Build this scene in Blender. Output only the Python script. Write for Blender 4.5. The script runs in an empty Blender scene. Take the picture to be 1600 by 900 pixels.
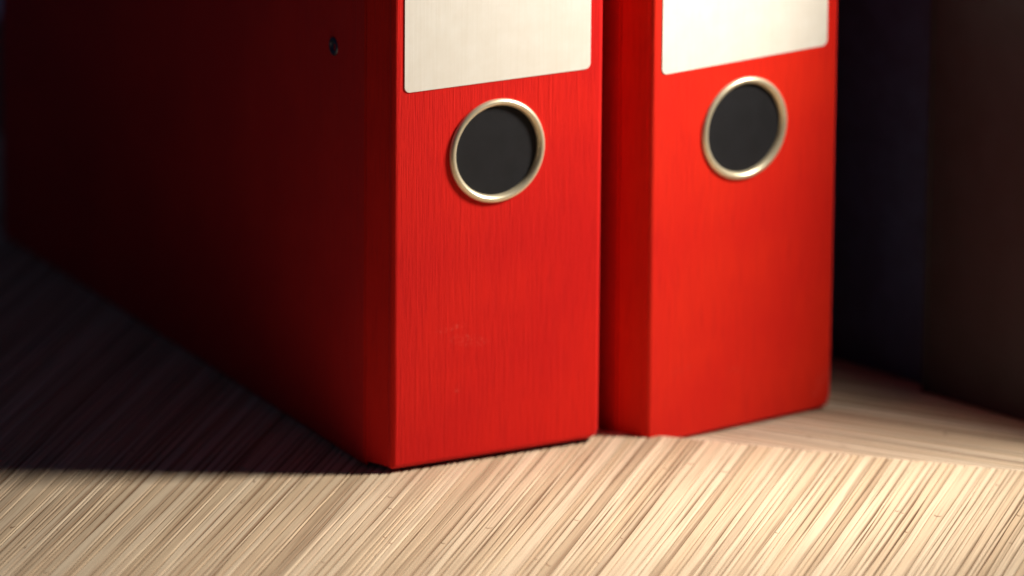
import bpy, bmesh, math, random
from mathutils import Vector, Matrix, Euler
random.seed(7)
MM = 0.001
S = bpy.context.scene
COL = S.collection

# ------------------------------------------------------------------ camera
cam_d = bpy.data.cameras.new('camera')
cam = bpy.data.objects.new('camera', cam_d); COL.objects.link(cam)
S.camera = cam
Rr = Vector((0.99996642, 0.00236558, 0.00784659))
Uu = Vector((-0.00819542, 0.28863649, 0.95740368))
Ff = Vector((0.0, 0.95743584, -0.28864619))
M = Matrix.Identity(4)
for i in range(3):
    M[i][0] = Rr[i]; M[i][1] = Uu[i]; M[i][2] = -Ff[i]
pos = Vector((40.09278873, -2522.61574557, 825.15823258)) * MM
M[0][3], M[1][3], M[2][3] = pos
cam.matrix_world = M
cam_d.sensor_fit = 'HORIZONTAL'; cam_d.sensor_width = 36.0
cam_d.lens = 12298.89 / 1600.0 * 36.0
cam_d.clip_start = 0.05; cam_d.clip_end = 60
cam_d.dof.use_dof = True
cam_d.dof.focus_distance = 2.606
cam_d.dof.aperture_fstop = 5.8

# ------------------------------------------------------------------ world, lamp, exposure
world = bpy.data.worlds.new('World'); S.world = world; world.use_nodes = True
bg = world.node_tree.nodes['Background']
bg.inputs['Color'].default_value = (0.36, 0.50, 1.0, 1)
bg.inputs['Strength'].default_value = 0.028
ld = bpy.data.lights.new('desk_lamp_light', 'SPOT')
ld.energy = 14.6; ld.color = (1.0, 0.935, 0.84)
ld.shadow_soft_size = 0.05
ld.spot_size = math.radians(118); ld.spot_blend = 1.0
lamp = bpy.data.objects.new('desk_lamp_light', ld); COL.objects.link(lamp)
lamp.location = (0.322, 0.038, 0.288)
aim = Vector((-0.12, 0.01, 0.06))
lamp.rotation_euler = (aim - Vector(lamp.location)).to_track_quat('-Z', 'Y').to_euler()
S.view_settings.view_transform = 'Standard'; S.view_settings.look = 'None'
S.view_settings.exposure = 0.0; S.view_settings.gamma = 1.0
S.render.engine = 'CYCLES'
S.cycles.use_denoising = True
S.cycles.max_bounces = 8; S.cycles.diffuse_bounces = 5

# ------------------------------------------------------------------ helpers
def link(name, bm, mat, parent=None, smooth=None):
    me = bpy.data.meshes.new(name)
    bmesh.ops.recalc_face_normals(bm, faces=bm.faces)
    bm.to_mesh(me); bm.free()
    if mat: me.materials.append(mat)
    o = bpy.data.objects.new(name, me); COL.objects.link(o)
    if parent: o.parent = parent
    return o

def empty(name, loc, rz, label, cat, group=None):
    o = bpy.data.objects.new(name, None); COL.objects.link(o)
    o.location = loc; o.rotation_euler = (0, 0, rz)
    o.empty_display_size = 0.02
    o['label'] = label; o['category'] = cat
    if group: o['group'] = group
    return o

class NT:
    def __init__(self, name):
        self.m = bpy.data.materials.new(name); self.m.use_nodes = True
        self.t = self.m.node_tree; self.b = self.t.nodes['Principled BSDF']
    def n(self, kind, **kw):
        nd = self.t.nodes.new(kind)
        for k, v in kw.items():
            if k.startswith('i_'):
                key = k[2:]
                key = int(key) if key.isdigit() else key.replace('_', ' ')
                nd.inputs[key].default_value = v
            else: setattr(nd, k, v)
        return nd
    def l(self, a, b): self.t.links.new(a, b)
    def math(self, op, a, b=None, c=None, clamp=False):
        nd = self.t.nodes.new('ShaderNodeMath'); nd.operation = op; nd.use_clamp = clamp
        for i, v in enumerate((a, b, c)):
            if v is None: continue
            if isinstance(v, (int, float)): nd.inputs[i].default_value = v
            else: self.l(v, nd.inputs[i])
        return nd.outputs[0]
    def mix(self, f, a, b, typ='MIX'):
        nd = self.t.nodes.new('ShaderNodeMix'); nd.data_type = 'RGBA'; nd.blend_type = typ
        for i, v in ((0, f), (6, a), (7, b)):
            if isinstance(v, (int, float)): nd.inputs[i].default_value = v
            elif isinstance(v, tuple): nd.inputs[i].default_value = (*v, 1) if len(v) == 3 else v
            else: self.l(v, nd.inputs[i])
        return nd.outputs[2]
    def ramp(self, f, lo, hi):
        nd = self.t.nodes.new('ShaderNodeMapRange'); nd.interpolation_type = 'SMOOTHSTEP'
        self.l(f, nd.inputs[0]); nd.inputs[1].default_value = lo; nd.inputs[2].default_value = hi
        return nd.outputs[0]
    def noise(self, vec, scale, detail=2, rough=.5, w=None, dist=0):
        nd = self.t.nodes.new('ShaderNodeTexNoise')
        if w is not None:
            nd.noise_dimensions = '4D'
            if isinstance(w, (int, float)): nd.inputs['W'].default_value = w
            else: self.l(w, nd.inputs['W'])
        self.l(vec, nd.inputs['Vector'])
        nd.inputs['Scale'].default_value = scale; nd.inputs['Detail'].default_value = detail
        nd.inputs['Roughness'].default_value = rough; nd.inputs['Distortion'].default_value = dist
        return nd.outputs[0]
    def mapping(self, vec, scale):
        nd = self.t.nodes.new('ShaderNodeMapping'); self.l(vec, nd.inputs[0])
        nd.inputs['Scale'].default_value = scale
        return nd.outputs[0]

# ------------------------------------------------------------------ materials
def red_cover_mat(name, scuffs, lo, hi):
    k = NT(name); b = k.b
    tc = k.n('ShaderNodeTexCoord'); oc = tc.outputs['Object']
    fib = k.noise(k.mapping(oc, (2100, 2100, 60)), 1.0, 3, .62, dist=.4)       # vertical linen fibre
    fib2 = k.noise(k.mapping(oc, (900, 900, 20)), 1.0, 2, .5)
    weave = k.noise(k.mapping(oc, (300, 300, 1900)), 1.0, 2, .5)              # faint cross thread
    patch = k.noise(oc, 22, 3, .55)
    h = k.math('ADD', k.math('MULTIPLY', k.ramp(fib, .34, .62), .6),
               k.math('ADD', k.math('MULTIPLY', k.math('MULTIPLY', k.ramp(fib2, .55, .72), .9), k.ramp(patch, .3, .65)), k.math('MULTIPLY', weave, .22)))
    bump = k.n('ShaderNodeBump'); bump.inputs['Strength'].default_value = .36
    bump.inputs['Distance'].default_value = .00026
    k.l(h, bump.inputs['Height']); k.l(bump.outputs[0], b.inputs['Normal'])
    base = k.mix(k.ramp(patch, .3, .7), lo, hi)
    base = k.mix(k.math('MULTIPLY', k.ramp(fib, .52, .36), .28), base, (.44, .003, .005))
    sp = k.n('ShaderNodeSeparateXYZ'); k.l(oc, sp.inputs[0])
    wear = k.noise(oc, 950, 3, .65)
    for (sx, sz, rx, rz, slope) in scuffs:                                    # pale rubbed marks
        dx = k.math('SUBTRACT', sp.outputs[0], sx * MM)
        dz = k.math('SUBTRACT', k.math('SUBTRACT', sp.outputs[2], sz * MM), k.math('MULTIPLY', dx, slope))
        d = k.math('ADD', k.math('POWER', k.math('DIVIDE', dx, rx * MM), 2), k.math('POWER', k.math('DIVIDE', dz, rz * MM), 2))
        m = k.math('MULTIPLY', k.ramp(d, 1.0, .2), k.ramp(wear, .5, .66))
        base = k.mix(k.math('MULTIPLY', m, .24), base, (.85, .22, .16))
    k.l(base, b.inputs['Base Color'])
    b.inputs['Roughness'].default_value = .62
    b.inputs['Specular IOR Level'].default_value = .12
    b.inputs['Sheen Weight'].default_value = .10; b.inputs['Sheen Roughness'].default_value = .45; b.inputs['Sheen Tint'].default_value = (.65, .7, 1, 1)
    return k.m

def simple(name, col, rough, spec=.4, metal=0, bump=None, var=.0):
    k = NT(name); b = k.b
    tc = k.n('ShaderNodeTexCoord'); oc = tc.outputs['Object']
    nz = k.noise(oc, bump[0] if bump else 60, 4, .6)
    dark = tuple(c * (1 - var) for c in col)
    k.l(k.mix(k.ramp(nz, .3, .7), dark, col), b.inputs['Base Color'])
    b.inputs['Roughness'].default_value = rough; b.inputs['Metallic'].default_value = metal
    b.inputs['Specular IOR Level'].default_value = spec
    if bump:
        bp = k.n('ShaderNodeBump'); bp.inputs['Strength'].default_value = bump[1]
        bp.inputs['Distance'].default_value = bump[2]
        k.l(nz, bp.inputs['Height']); k.l(bp.outputs[0], b.inputs['Normal'])
    return k.m

def label_mat():
    k = NT('label_paper'); b = k.b
    tc = k.n('ShaderNodeTexCoord'); oc = tc.outputs['Object']
    blot = k.noise(oc, 120, 4, .6)
    lines = k.noise(k.mapping(oc, (1400, 1400, 30)), 1.0, 2, .5)
    c = k.mix(k.ramp(blot, .3, .75), (.84, .79, .69), (.88, .84, .75))
    c = k.mix(k.math('MULTIPLY', k.ramp(lines, .45, .7), .12), c, (.70, .64, .50))
    k.l(c, b.inputs['Base Color']); b.inputs['Roughness'].default_value = .7
    b.inputs['Specular IOR Level'].default_value = .25
    bp = k.n('ShaderNodeBump'); bp.inputs['Strength'].default_value = .12; bp.inputs['Distance'].default_value = .0002
    k.l(lines, bp.inputs['Height']); k.l(bp.outputs[0], b.inputs['Normal'])
    return k.m

def strip_mat(name, light, mid, dark):
    """reed-like veneer strip: u = metres along it, v = 0..1 across it, own tone from the object's random value"""
    k = NT(name); b = k.b
    uv = k.n('ShaderNodeUVMap'); sp = k.n('ShaderNodeSeparateXYZ'); k.l(uv.outputs[0], sp.inputs[0])
    u, v = sp.outputs[0], sp.outputs[1]
    oi = k.n('ShaderNodeObjectInfo'); rnd = oi.outputs['Random']
    w = k.math('MULTIPLY', rnd, 97.0)
    r2 = k.math('FRACT', k.math('MULTIPLY', rnd, 17.31)); r3 = k.math('FRACT', k.math('MULTIPLY', rnd, 53.77))
    def vec(su, sv):
        c = k.n('ShaderNodeCombineXYZ')
        k.l(k.math('MULTIPLY', u, su), c.inputs[0]); k.l(k.math('MULTIPLY', v, sv), c.inputs[1]); return c.outputs[0]
    tone = k.mix(k.ramp(rnd, .05, .8), mid, light)
    tone = k.mix(k.math('MULTIPLY', k.math('GREATER_THAN', r2, .90), .32), tone, dark)
    slow = k.noise(vec(16, .8), 1, 3, .6, w=w)
    tone = k.mix(k.math('MULTIPLY', k.ramp(slow, .42, .72), .55), tone, mid)
    blush = k.noise(vec(22, 1.2), 1, 2, .5, w=k.math('ADD', w, 40))
    tone = k.mix(k.math('MULTIPLY', k.ramp(blush, .52, .74), .3), tone, (.68, .46, .31))
    grain = k.noise(vec(7, 4.5), 1, 3, .6, w=w)
    tone = k.mix(k.math('MULTIPLY', k.ramp(grain, .54, .64), .46), tone, dark)
    fine = k.noise(vec(18, 11), 1, 2, .6, w=w)
    tone = k.mix(k.math('MULTIPLY', k.ramp(fine, .5, .7), .45), tone, dark)
    pale = k.noise(vec(14, 4), 1, 2, .6, w=k.math('ADD', w, 11))
    tone = k.mix(k.math('MULTIPLY', k.ramp(pale, .56, .72), .5), tone, tuple(min(.9, c * 1.04) for c in light))
    # weathered edge bands, of uneven width along the strip
    en = k.noise(vec(26, 0), 1, 3, .6, w=k.math('ADD', w, 5))
    wid = k.math('MULTIPLY', k.math('ADD', k.math('MULTIPLY', r2, .28), .05), k.math('MULTIPLY', en, 2.0))
    band = k.math('LESS_THAN', v, wid)
    soft = k.math('SUBTRACT', 1.0, k.math('DIVIDE', v, k.math('ADD', wid, .02)), clamp=True)
    edge = k.math('MULTIPLY', k.math('POWER', soft, .6), k.math('ADD', k.math('MULTIPLY', r3, .8), .3), clamp=True)
    tone = k.mix(edge, tone, dark)
    # knots: small brown specks
    vo = k.n('ShaderNodeTexVoronoi'); vo.voronoi_dimensions = '4D'; k.l(w, vo.inputs['W'])
    k.l(vec(75, 1.6), vo.inputs['Vector']); vo.inputs['Scale'].default_value = 1.0
    spc = k.n('ShaderNodeSeparateXYZ'); k.l(vo.outputs['Color'], spc.inputs[0])
    kn = k.math('MULTIPLY', k.ramp(vo.outputs['Distance'], .20, .06), k.math('GREATER_THAN', spc.outputs[0], .93))
    tone = k.mix(k.math('MULTIPLY', kn, .85), tone, (.16, .08, .045))
    # nodes of the reed: a thin bowed crack across some strips
    ph = k.math('ADD', k.math('MULTIPLY', u, k.math('ADD', k.math('MULTIPLY', r3, 5.0), 3.0)), k.math('MULTIPLY', rnd, 31.0))
    cell = k.math('FLOOR', ph); fr = k.math('FRACT', ph)
    gate = k.math('GREATER_THAN', k.math('FRACT', k.math('MULTIPLY', k.math('SINE', k.math('ADD', k.math('MULTIPLY', cell, 12.99), k.math('MULTIPLY', rnd, 78.2))), 437.5)), .74)
    bow = k.math('MULTIPLY', k.math('POWER', k.math('SUBTRACT', v, .45), 2), .045)
    dd = k.math('ABSOLUTE', k.math('SUBTRACT', k.math('SUBTRACT', fr, .5), bow))
    crack = k.math('MULTIPLY', k.math('MULTIPLY', k.ramp(dd, .0042, .0014), gate), k.ramp(k.math('ABSOLUTE', k.math('SUBTRACT', v, k.math('ADD', k.math('MULTIPLY', r2, .4), .3))), .36, .2))
    tone = k.mix(k.math('MULTIPLY', crack, .7), tone, (.22, .12, .07))
    k.l(tone, b.inputs['Base Color'])
    b.inputs['Roughness'].default_value = .7; b.inputs['Specular IOR Level'].default_value = .12
    h = k.math('SUBTRACT', k.math('ADD', k.math('MULTIPLY', grain, -.6), k.math('MULTIPLY', fine, -.3)), k.math('MULTIPLY', k.math('ADD', crack, edge), .8))
    bp = k.n('ShaderNodeBump'); bp.inputs['Strength'].default_value = .35; bp.inputs['Distance'].default_value = .00025
    k.l(h, bp.inputs['Height']); k.l(bp.outputs[0], b.inputs['Normal'])
    return k.m

M_RED1 = red_cover_mat('red_linen_cover', [(29, 42, 9, 2.6, -.2), (22, 47, 7, 1.2, .1), (25, 24.5, 1.6, 1.2, 0)], (.67, .009, .006), (.76, .014, .006))
M_RED2 = red_cover_mat('red_linen_rubbed_brighter_lit', [(14, 25, 6, .7, .15), (38, 21, 3.5, .7, -.3), (75, 10, 5, 5, 1.0)], (.72, .014, .005), (.79, .022, .005))  # rubbed marks, plus stronger lamplight put into a brighter, more orange base
M_LABEL = label_mat()
M_RING = simple('pale_brass', (.84, .73, .51), .36, .5, .6, (400, .05, .0002), .08)
M_LINING_SHADE = simple('black_lining_and_hole_shade', (.0095, .0095, .012), .75, .3, 0, (150, .1, .0003), .3)  # lining colour, also used as painted darkness in the finger hole
M_RIVET = simple('blackened_steel', (.10, .12, .16), .35, .5, .7)
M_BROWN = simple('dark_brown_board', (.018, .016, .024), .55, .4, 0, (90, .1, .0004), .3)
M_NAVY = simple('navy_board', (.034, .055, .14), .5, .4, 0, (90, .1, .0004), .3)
M_GREYSPINE = simple('grey_paper', (.35, .33, .30), .7)
M_SLAB = simple('board_core', (.26, .175, .11), .8, .2, 0, (120, .2, .0005), .4)
M_STRIP = strip_mat('reed_veneer', (.77, .62, .44), (.66, .50, .33), (.22, .132, .075))
M_STRIP2 = strip_mat('reed_veneer_lower', (.78, .66, .49), (.62, .48, .33), (.20, .12, .075))

# ------------------------------------------------------------------ the table: stepped boards veneered with reed strips
GZ = -1.5       # top of the upper board (mm)
LZ = -5.0       # top of the lower board (mm)
SA = Vector((71.24, 51.35)); SB = Vector((213.76, 10.6))
sd = (SB - SA).normalized(); sn = Vector((-sd.y, sd.x))            # normal pointing back
psi1 = math.radians(28.329)
d2 = Vector((-math.sin(psi1), math.cos(psi1))); CORNER = Vector((71.24, 51.35))   # board's side edge runs back beside the first binder
n2 = Vector((d2.y, -d2.x))

def wander(sb, t):
    """shared meander of the joint at offset sb, so neighbours stay nested"""
    h = math.sin(sb * 127.1) * 43758.5; h -= math.floor(h)
    h2 = math.sin(sb * 311.7) * 9631.3; h2 -= math.floor(h2)
    return .26 * math.sin(t * (.018 + .03 * h) + 6.28 * h2) + .10 * math.sin(t * (.06 + .07 * h2) + 6.28 * h)

def make_strip(mat, parent, s0, s1, ang, trange, z, rng):
    """one strip between offsets s0..s1 across, running at angle ang; trange(s) gives its ends"""
    g = Vector((math.cos(ang), math.sin(ang))); q = Vector((-g.y, g.x))   # q: across
    N = 24
    th = 1.3; zt = rng.uniform(-.08, .08); cw = .35
    bm = bmesh.new(); uvl = bm.loops.layers.uv.new('UVMap')
    prof = [(0, -th), (0, -.25), (cw, 0), (None, 0), (-1, -.25), (-1, -th)]
    ph = [rng.uniform(0, 6.28) for _ in range(4)]; k1 = rng.uniform(.02, .05); k2 = rng.uniform(.02, .05)
    rings = []
    a0, b0 = trange(s0); a1, b1 = trange(s1)
    w = s1 - s0
    for i in range(N + 1):
        f = i / N
        row = []
        for j, (pp, dz) in enumerate(prof):
            left = j < 3
            ta = a0 + (b0 - a0) * f if left else a1 + (b1 - a1) * f
            wob = wander(s0 if left else s1, ta)
            s = s0 + .13 + wob + (cw if j == 2 else 0) if left else s1 - .13 + wob - (cw if j == 3 else 0)
            p = g * ta + q * s
            v = bm.verts.new((p.x * MM, p.y * MM, (z + dz + (zt if dz > -th else 0)) * MM))
            row.append((v, ta * MM, (s - s0) / w))
        rings.append(row)
    for i in range(N):
        for j in range(5):
            a, b_, c, d = rings[i][j], rings[i][j + 1], rings[i + 1][j + 1], rings[i + 1][j]
            fc = bm.faces.new((a[0], b_[0], c[0], d[0]))
            for lp, vv in zip(fc.loops, (a, b_, c, d)): lp[uvl].uv = (vv[1], vv[2])
    for row in (rings[0], rings[-1]):
        fc = bm.faces.new([r[0] for r in row])
        for lp, vv in zip(fc.loops, row): lp[uvl].uv = (vv[1], vv[2])
    return link('wood_strip', bm, mat, parent)

def slab(name, pts, z0, z1, mat, parent=None):
    bm = bmesh.new()
    lo = [bm.verts.new((x * MM, y * MM, z0 * MM)) for x, y in pts]; hi = [bm.verts.new((x * MM, y * MM, z1 * MM)) for x, y in pts]
    bm.faces.new(lo); bm.faces.new(hi)
    n = len(pts)
    for i in range(n): bm.faces.new((lo[i], lo[(i + 1) % n], hi[(i + 1) % n], hi[i]))
    return link(name, bm, mat, parent)

# upper board
far = SA + sd * 560
backc = CORNER + d2 * 420
upper = slab('tabletop', [(-430, -330), (far.x, -330), (far.x, far.y), (SA.x, SA.y), (backc.x, backc.y), (-430, backc.y)], GZ - 3.95, GZ - 1.25, M_SLAB)
upper['kind'] = 'structure'
ang = math.radians(75.3)
g = Vector((math.cos(ang), math.sin(ang))); q = Vector((-g.y, g.x))
def tr_upper(s):
    o = q * s
    tlo = (-330 - o.y) / g.y
    t_seam = (SA - sn * 1.0 - o).dot(sn) / g.dot(sn)
    t_side = (CORNER - o).dot(n2) / g.dot(n2)
    thi = min(max(t_seam, t_side), (backc.y - o.y) / g.y)
    return tlo, max(thi, tlo + 1)
# narrow edge band that closes the reed ends along the step
ew = []
for a_, z_ in ((-.97, GZ - 1.2), (-.97, GZ - .12), (-.85, GZ - .03), (-.2, GZ - .03), (0, GZ - .22), (0, GZ - 3.9)): ew.append((a_, z_))
bm = bmesh.new(); rows = []
for kk in range(41):
    p = SA + sd * (560 * kk / 40)
    rows.append([bm.verts.new(((p.x + sn.x * a_) * MM, (p.y + sn.y * a_) * MM, z_ * MM)) for a_, z_ in [(a_ + .03, z_) for a_, z_ in ew]])
for r0, r1 in zip(rows, rows[1:]):
    for j in range(5): bm.faces.new((r0[j], r0[j + 1], r1[j + 1], r1[j]))
bm.faces.new(rows[0]); bm.faces.new(rows[-1])
M_EDGE = simple('edge_veneer', (.74, .58, .42), .65, .2, 0, (200, .2, .0002), .18)
link('edge_band', bm, M_EDGE, upper)
rng = random.Random(11)
s = -262.0; cnt = 0
while s < 300 and cnt < 295:
    w = rng.choice([1.4, 1.9, 2.3, 2.6, 3.0, 3.5, 4.4]) * rng.uniform(.9, 1.1)
    make_strip(M_STRIP, upper, s, s + w, ang, tr_upper, GZ, rng); s += w; cnt += 1
s_end = s
print('upper strips', cnt, 's end', s)
# the strips beyond these, out of view, joined into one piece of real geometry
bmj = bmesh.new()
for lo_, hi_ in ((-560.0, -262.0), (s_end, 480.0)):
    s = lo_
    while s < hi_:
        w = min(rng.choice([1.8, 2.5, 3.0, 3.8]), hi_ - s)
        if w < .6: break
        o = make_strip(M_STRIP, None, s, s + w, ang, tr_upper, GZ, rng); bmj.from_mesh(o.data)
        me_ = o.data; bpy.data.objects.remove(o); bpy.data.meshes.remove(me_); s += w
o = link('wood_strips', bmj, M_STRIP, upper); o['kind'] = 'stuff'

# lower board
lower = slab('lower_tabletop', [(-260, -60), (640, -150), (640, 620), (-260, 620)], -17, LZ - 1.25, M_SLAB)
lower['kind'] = 'structure'
ang2 = math.radians(-25.3)
def tr_lower(s):
    o = Vector((math.sin(-ang2), math.cos(ang2))) * s
    # x range -60..520 along the strip
    c = math.cos(ang2)
    return (-80 - o.x) / c, (520 - o.x) / c
rng = random.Random(5)
s = 55.0; cnt = 0
while s < 470 and cnt < 200:
    w = rng.choice([1.6, 2.2, 2.6, 3.2, 3.8]) * rng.uniform(.9, 1.1)
    make_strip(M_STRIP2, lower, s, s + w, ang2, tr_lower, LZ, rng); s += w; cnt += 1
print('lower strips', cnt)

# ------------------------------------------------------------------ lever arch binders
def rrect(x0, z0, x1, z1, r, n=8):
    """rounded rectangle outline, counter-clockwise; r = (bl, br, tr, tl)"""
    if not isinstance(r, tuple): r = (r,) * 4
    out = []
    for (cx, cz, rr, a0) in ((x0 + r[0], z0 + r[0], r[0], 180), (x1 - r[1], z0 + r[1], r[1], 270), (x1 - r[2], z1 - r[2], r[2], 0), (x0 + r[3], z1 - r[3], r[3], 90)):
        for i in range(n + 1):
            a = math.radians(a0 + 90 * i / n)
            out.append((cx + rr * math.cos(a), cz + rr * math.sin(a)))
    return out

def spine_board(W, H, cx, cz, rh, corner, edge, mat, parent, thick=2.6):
    bm = bmesh.new(); n = 12
    def loop(inset, y):
        rr = tuple(max(.25, c - inset) for c in corner)
        return [bm.verts.new((x * MM, y * MM, z * MM)) for x, z in rrect(inset, inset, W - inset, H - inset, rr, n)]
    def bridge(a, b, sm):
        m = len(a)
        for i in range(m):
            f = bm.faces.new((a[i], a[(i + 1) % m], b[(i + 1) % m], b[i])); f.smooth = sm
    e = edge
    L = [loop(0, thick), loop(0, e)]
    for k in range(1, 6):
        a = math.radians(90 * k / 5); L.append(loop(e * (1 - math.cos(a)), e * (1 - math.sin(a))))
    for i in range(len(L) - 1): bridge(L[i], L[i + 1], i > 0)
    # front and back faces: rounded outline with a round hole, filled between the two loops
    m = 72
    def circ(r, y):
        return [bm.verts.new(((cx + r * math.cos(2 * math.pi * i / m)) * MM, y * MM, (cz + r * math.sin(2 * math.pi * i / m)) * MM)) for i in range(m)]
    c0 = circ(rh, 0); c1 = circ(rh, thick); bridge(c0, c1, True)
    for outer, ring_ in ((L[-1], c0), (L[0], c1)):
        eds = []
        for lp in (outer, ring_):
            for i in range(len(lp)):
                e_ = bm.edges.get((lp[i], lp[(i + 1) % len(lp)])) or bm.edges.new((lp[i], lp[(i + 1) % len(lp)]))
                eds.append(e_)
        bmesh.ops.triangle_fill(bm, edges=eds, use_beauty=True)
    return link('spine', bm, mat, parent)

def plan_board(name, pts, z0, z1, mat, parent, bev=.7):
    """upright board from its plan outline"""
    bm = bmesh.new()
    lo = [bm.verts.new((x * MM, y * MM, z0 * MM)) for x, y in pts]; hi = [bm.verts.new((x * MM, y * MM, z1 * MM)) for x, y in pts]
    bm.faces.new(lo); bm.faces.new(hi); n = len(pts)
    for i in range(n): bm.faces.new((lo[i], lo[(i + 1) % n], hi[(i + 1) % n], hi[i]))
    o = link(name, bm, mat, parent)
    if bev:
        md = o.modifiers.new('bevel', 'BEVEL'); md.width = bev * MM; md.segments = 3; md.limit_method = 'ANGLE'
        md.harden_normals = True
    return o

def lathe(name, prof, cx, cz, y0, mat, parent, axis='y', n=72, extra=None):
    bm = bmesh.new(); rings = []
    for r, y in prof:
        ring = []
        for i in range(n):
            a = 2 * math.pi * i / n
            ring.append(bm.verts.new(((cx + r * math.cos(a)) * MM, (y0 + y) * MM, (cz + r * math.sin(a)) * MM)))
        rings.append(ring)
    for k in range(len(rings) - 1):
        for i in range(n):
            f = bm.faces.new((rings[k][i], rings[k][(i + 1) % n], rings[k + 1][(i + 1) % n], rings[k + 1][i])); f.smooth = True
    return link(name, bm, mat, parent)

def label_sheet(x0, z0, x1, z1, r, mat, parent):
    bm = bmesh.new(); out = rrect(x0, z0, x1, z1, r, 8)
    ys = [-.02, -.22, -.30]; ins = [0, 0, .08]; loops = []
    for y, i_ in zip(ys, ins):
        loops.append([bm.verts.new((x * MM, y * MM, z * MM)) for x, z in rrect(x0 + i_, z0 + i_, x1 - i_, z1 - i_, r - i_, 8)])
    for a, b in zip(loops, loops[1:]):
        for i in range(len(a)): bm.faces.new((a[i], a[(i + 1) % len(a)], b[(i + 1) % len(a)], b[i]))
    bm.faces.new(loops[-1]); bm.faces.new(loops[0])
    return link('label', bm, mat, parent)

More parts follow.
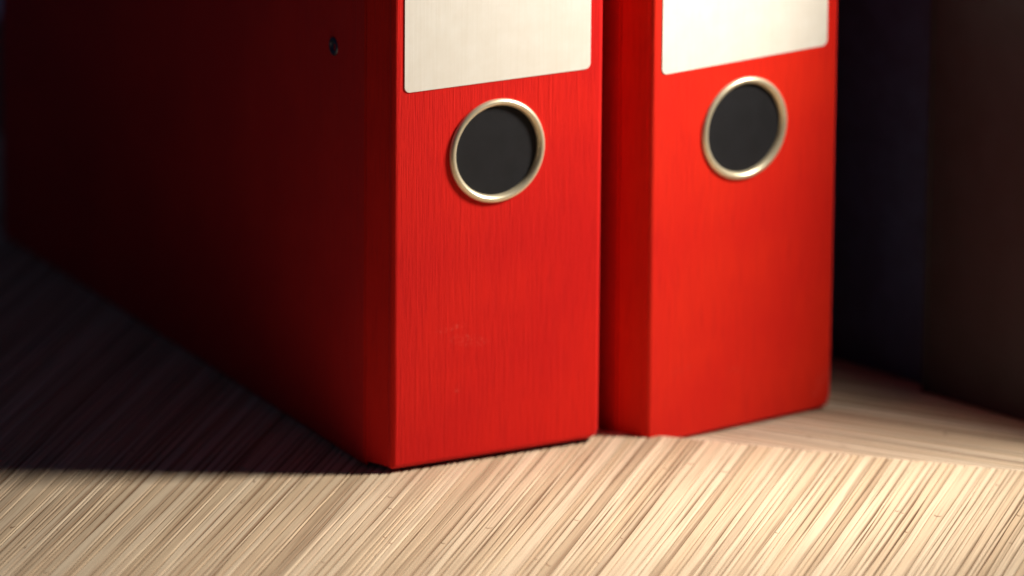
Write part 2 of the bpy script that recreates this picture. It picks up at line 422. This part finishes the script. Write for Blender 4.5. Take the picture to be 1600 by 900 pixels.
def binder(x, y, zb, psi, ground, mat, label, H, cxo, Lb, m1, m2, tapL, tapR, corner, edge, rivet=True):
    """local frame: x across the spine, y back into the binder, z up from the spine's foot; root sits on the board"""
    W, TOP, D = 80.0, 318.0, 318.0
    root = empty('lever_arch_binder', (x * MM, y * MM, ground * MM), math.radians(psi), label, 'binder', 'red lever arch binders')
    hold = zb - ground                                   # the spine's foot is this much above the board
    parts = []
    sp = spine_board(W, TOP, W / 2 + cxo, H, 15.9, corner, edge, mat, root); parts.append(sp)
    flare = 3.8; HD = 12.0
    # hinge strips: narrow panels beside the spine, turned slightly outwards
    for sgn, X, tap in ((-1, 0.0, tapL), (1, W, tapR)):
        o = lambda dx: X - sgn * -dx if sgn > 0 else X - dx    # dx = outwards
        h = plan_board('hinge_strip', [(o(-.35), edge * .9), (o(flare), HD), (o(flare - 2.0), HD), (o(-2.2), edge * .9 + .9)], .5, TOP - .5, mat, root, .35)
        parts.append(h)
        c = plan_board('cover', [(o(flare - .1), HD + 1.1), (o(flare * .4 - tap * .5), D * .5), (o(-tap), D), (o(-tap - 2.4), D), (o(flare * .4 - tap * .5 - 2.4), D * .5), (o(flare - 2.5), HD + 1.1)], -hold + .05, TOP - .2, mat, root, .9)
        parts.append(c)
        g_ = plan_board('hinge_groove', [(o(flare - .9), HD - .2), (o(flare - .9), HD + 1.4), (o(flare - 1.8), HD + 1.4), (o(flare - 1.8), HD - .2)], .6, TOP - .8, mat, root, 0)
        parts.append(g_)
    lb = label_sheet(m1, Lb, W - m2, 302, 2.1, M_LABEL, root); parts.append(lb)
    prof = [(18.05, .0), (18.1, -.25), (17.9, -.75), (17.4, -1.15), (16.9, -1.3), (16.4, -1.15), (15.85, -.7), (15.5, .1), (15.4, 1.2), (15.4, 2.5)]
    ring = lathe('finger_ring', prof, W / 2 + cxo, H, 0, M_RING, root); parts.append(ring)
    shade_disc = lathe('hole_shade_disc', [(15.38, 2.0), (15.38, .55), (.01, .55)], W / 2 + cxo, H, 0, M_LINING_SHADE, root); shade_disc.data.shade_flat(); parts.append(shade_disc)  # black disc added to stand in for the shade inside the open hole
    # dark lining behind the hole and along the covers
    il = plan_board('lining', [(3.2, 3.0), (3.2, 3.9), (W - 3.2, 3.9), (W - 3.2, 3.0), (4.2, 3.0)], -hold + .6, TOP - 3, M_LINING_SHADE, root, 0); parts.append(il)
    if rivet:
        bm = bmesh.new(); n = 32; rings = []
        for r, dx in ((3.7, 0), (3.6, -.5), (3.0, -.85), (2.3, -.7), (1.9, -.1), (1.7, -.06), (.01, -.06)):
            rings.append([bm.verts.new((dx * MM, r * math.cos(2 * math.pi * i / n) * MM, r * math.sin(2 * math.pi * i / n) * MM)) for i in range(n)])
        for k in range(len(rings) - 1):
            for i in range(n):
                f = bm.faces.new((rings[k][i], rings[k][(i + 1) % n], rings[k + 1][(i + 1) % n], rings[k + 1][i])); f.smooth = True
        rv = link('rivet', bm, M_RIVET, root)
        fr = (40.0 - HD - 1.1) / (D * .5 - HD - 1.1)
        xo = -(flare - .1) + fr * ((flare - .1) - (flare * .4 - tapL * .5))
        rv.scale = (.8, .85, .85)
        rv.location = ((xo - .02) * MM, 37 * MM, (139.5 + hold) * MM)
        parts.append(None)
    for p in parts:
        if p is not None: p.location.z = hold * MM
    return root

b1 = binder(0, 0, 0.0, 28.329, GZ + .02, M_RED1, 'red linen lever arch binder nearest the camera, its dark left side facing the shadow', 107.143, -.62, 131.35, 4.21, 5.3, 2.0, 14.0, (1.2, 3.6, 2, 2), 1.9)
b2 = binder(86.61, 42.19, -4.457, 35.684, LZ + .02, M_RED2, 'red lever arch binder standing behind on the lower board, right one of the pair', 107.103, -.32, 131.2, 4.21, 5.3, 13.0, 6.0, (1.5, 5.2, 2, 2), 1.9, rivet=False)

# ------------------------------------------------------------------ dark box files in the shade on the right
def box_file(name, x, y, yaw, w, d, h, mat, label, spine_col, cat, slot=True):
    """upright slip case: local x goes back-right, y back-left along its narrow side"""
    root = empty(name, (x * MM, y * MM, (LZ + .02) * MM), math.radians(yaw), label, cat)
    t = 2.2
    plan_board('side_board', [(0, 0), (w, 0), (w, t), (0, t)], 0, h, mat, root, .5)
    plan_board('side_board', [(0, d - t), (w, d - t), (w, d), (0, d)], 0, h, mat, root, .5)
    plan_board('back_board', [(.3, t + .1), (t, t + .1), (t, d - t - .1), (.3, d - t - .1)], .3, h - .3, mat, root, .3)
    plan_board('front_board', [(w - t, t + .1), (w - .3, t + .1), (w - .3, d - t - .1), (w - t, d - t - .1)], .3, h - .3, mat, root, .3)
    plan_board('base_board', [(t + .1, t + .1), (w - t - .1, t + .1), (w - t - .1, d - t - .1), (t + .1, d - t - .1)], 1, 1 + t, mat, root, 0)
    plan_board('lid', [(-1, -1), (w + 1, -1), (w + 1, d + 1), (-1, d + 1)], h + .1, h + 3, mat, root, .6)
    return root
# near corner at (223, 69); the shaded side runs back-left
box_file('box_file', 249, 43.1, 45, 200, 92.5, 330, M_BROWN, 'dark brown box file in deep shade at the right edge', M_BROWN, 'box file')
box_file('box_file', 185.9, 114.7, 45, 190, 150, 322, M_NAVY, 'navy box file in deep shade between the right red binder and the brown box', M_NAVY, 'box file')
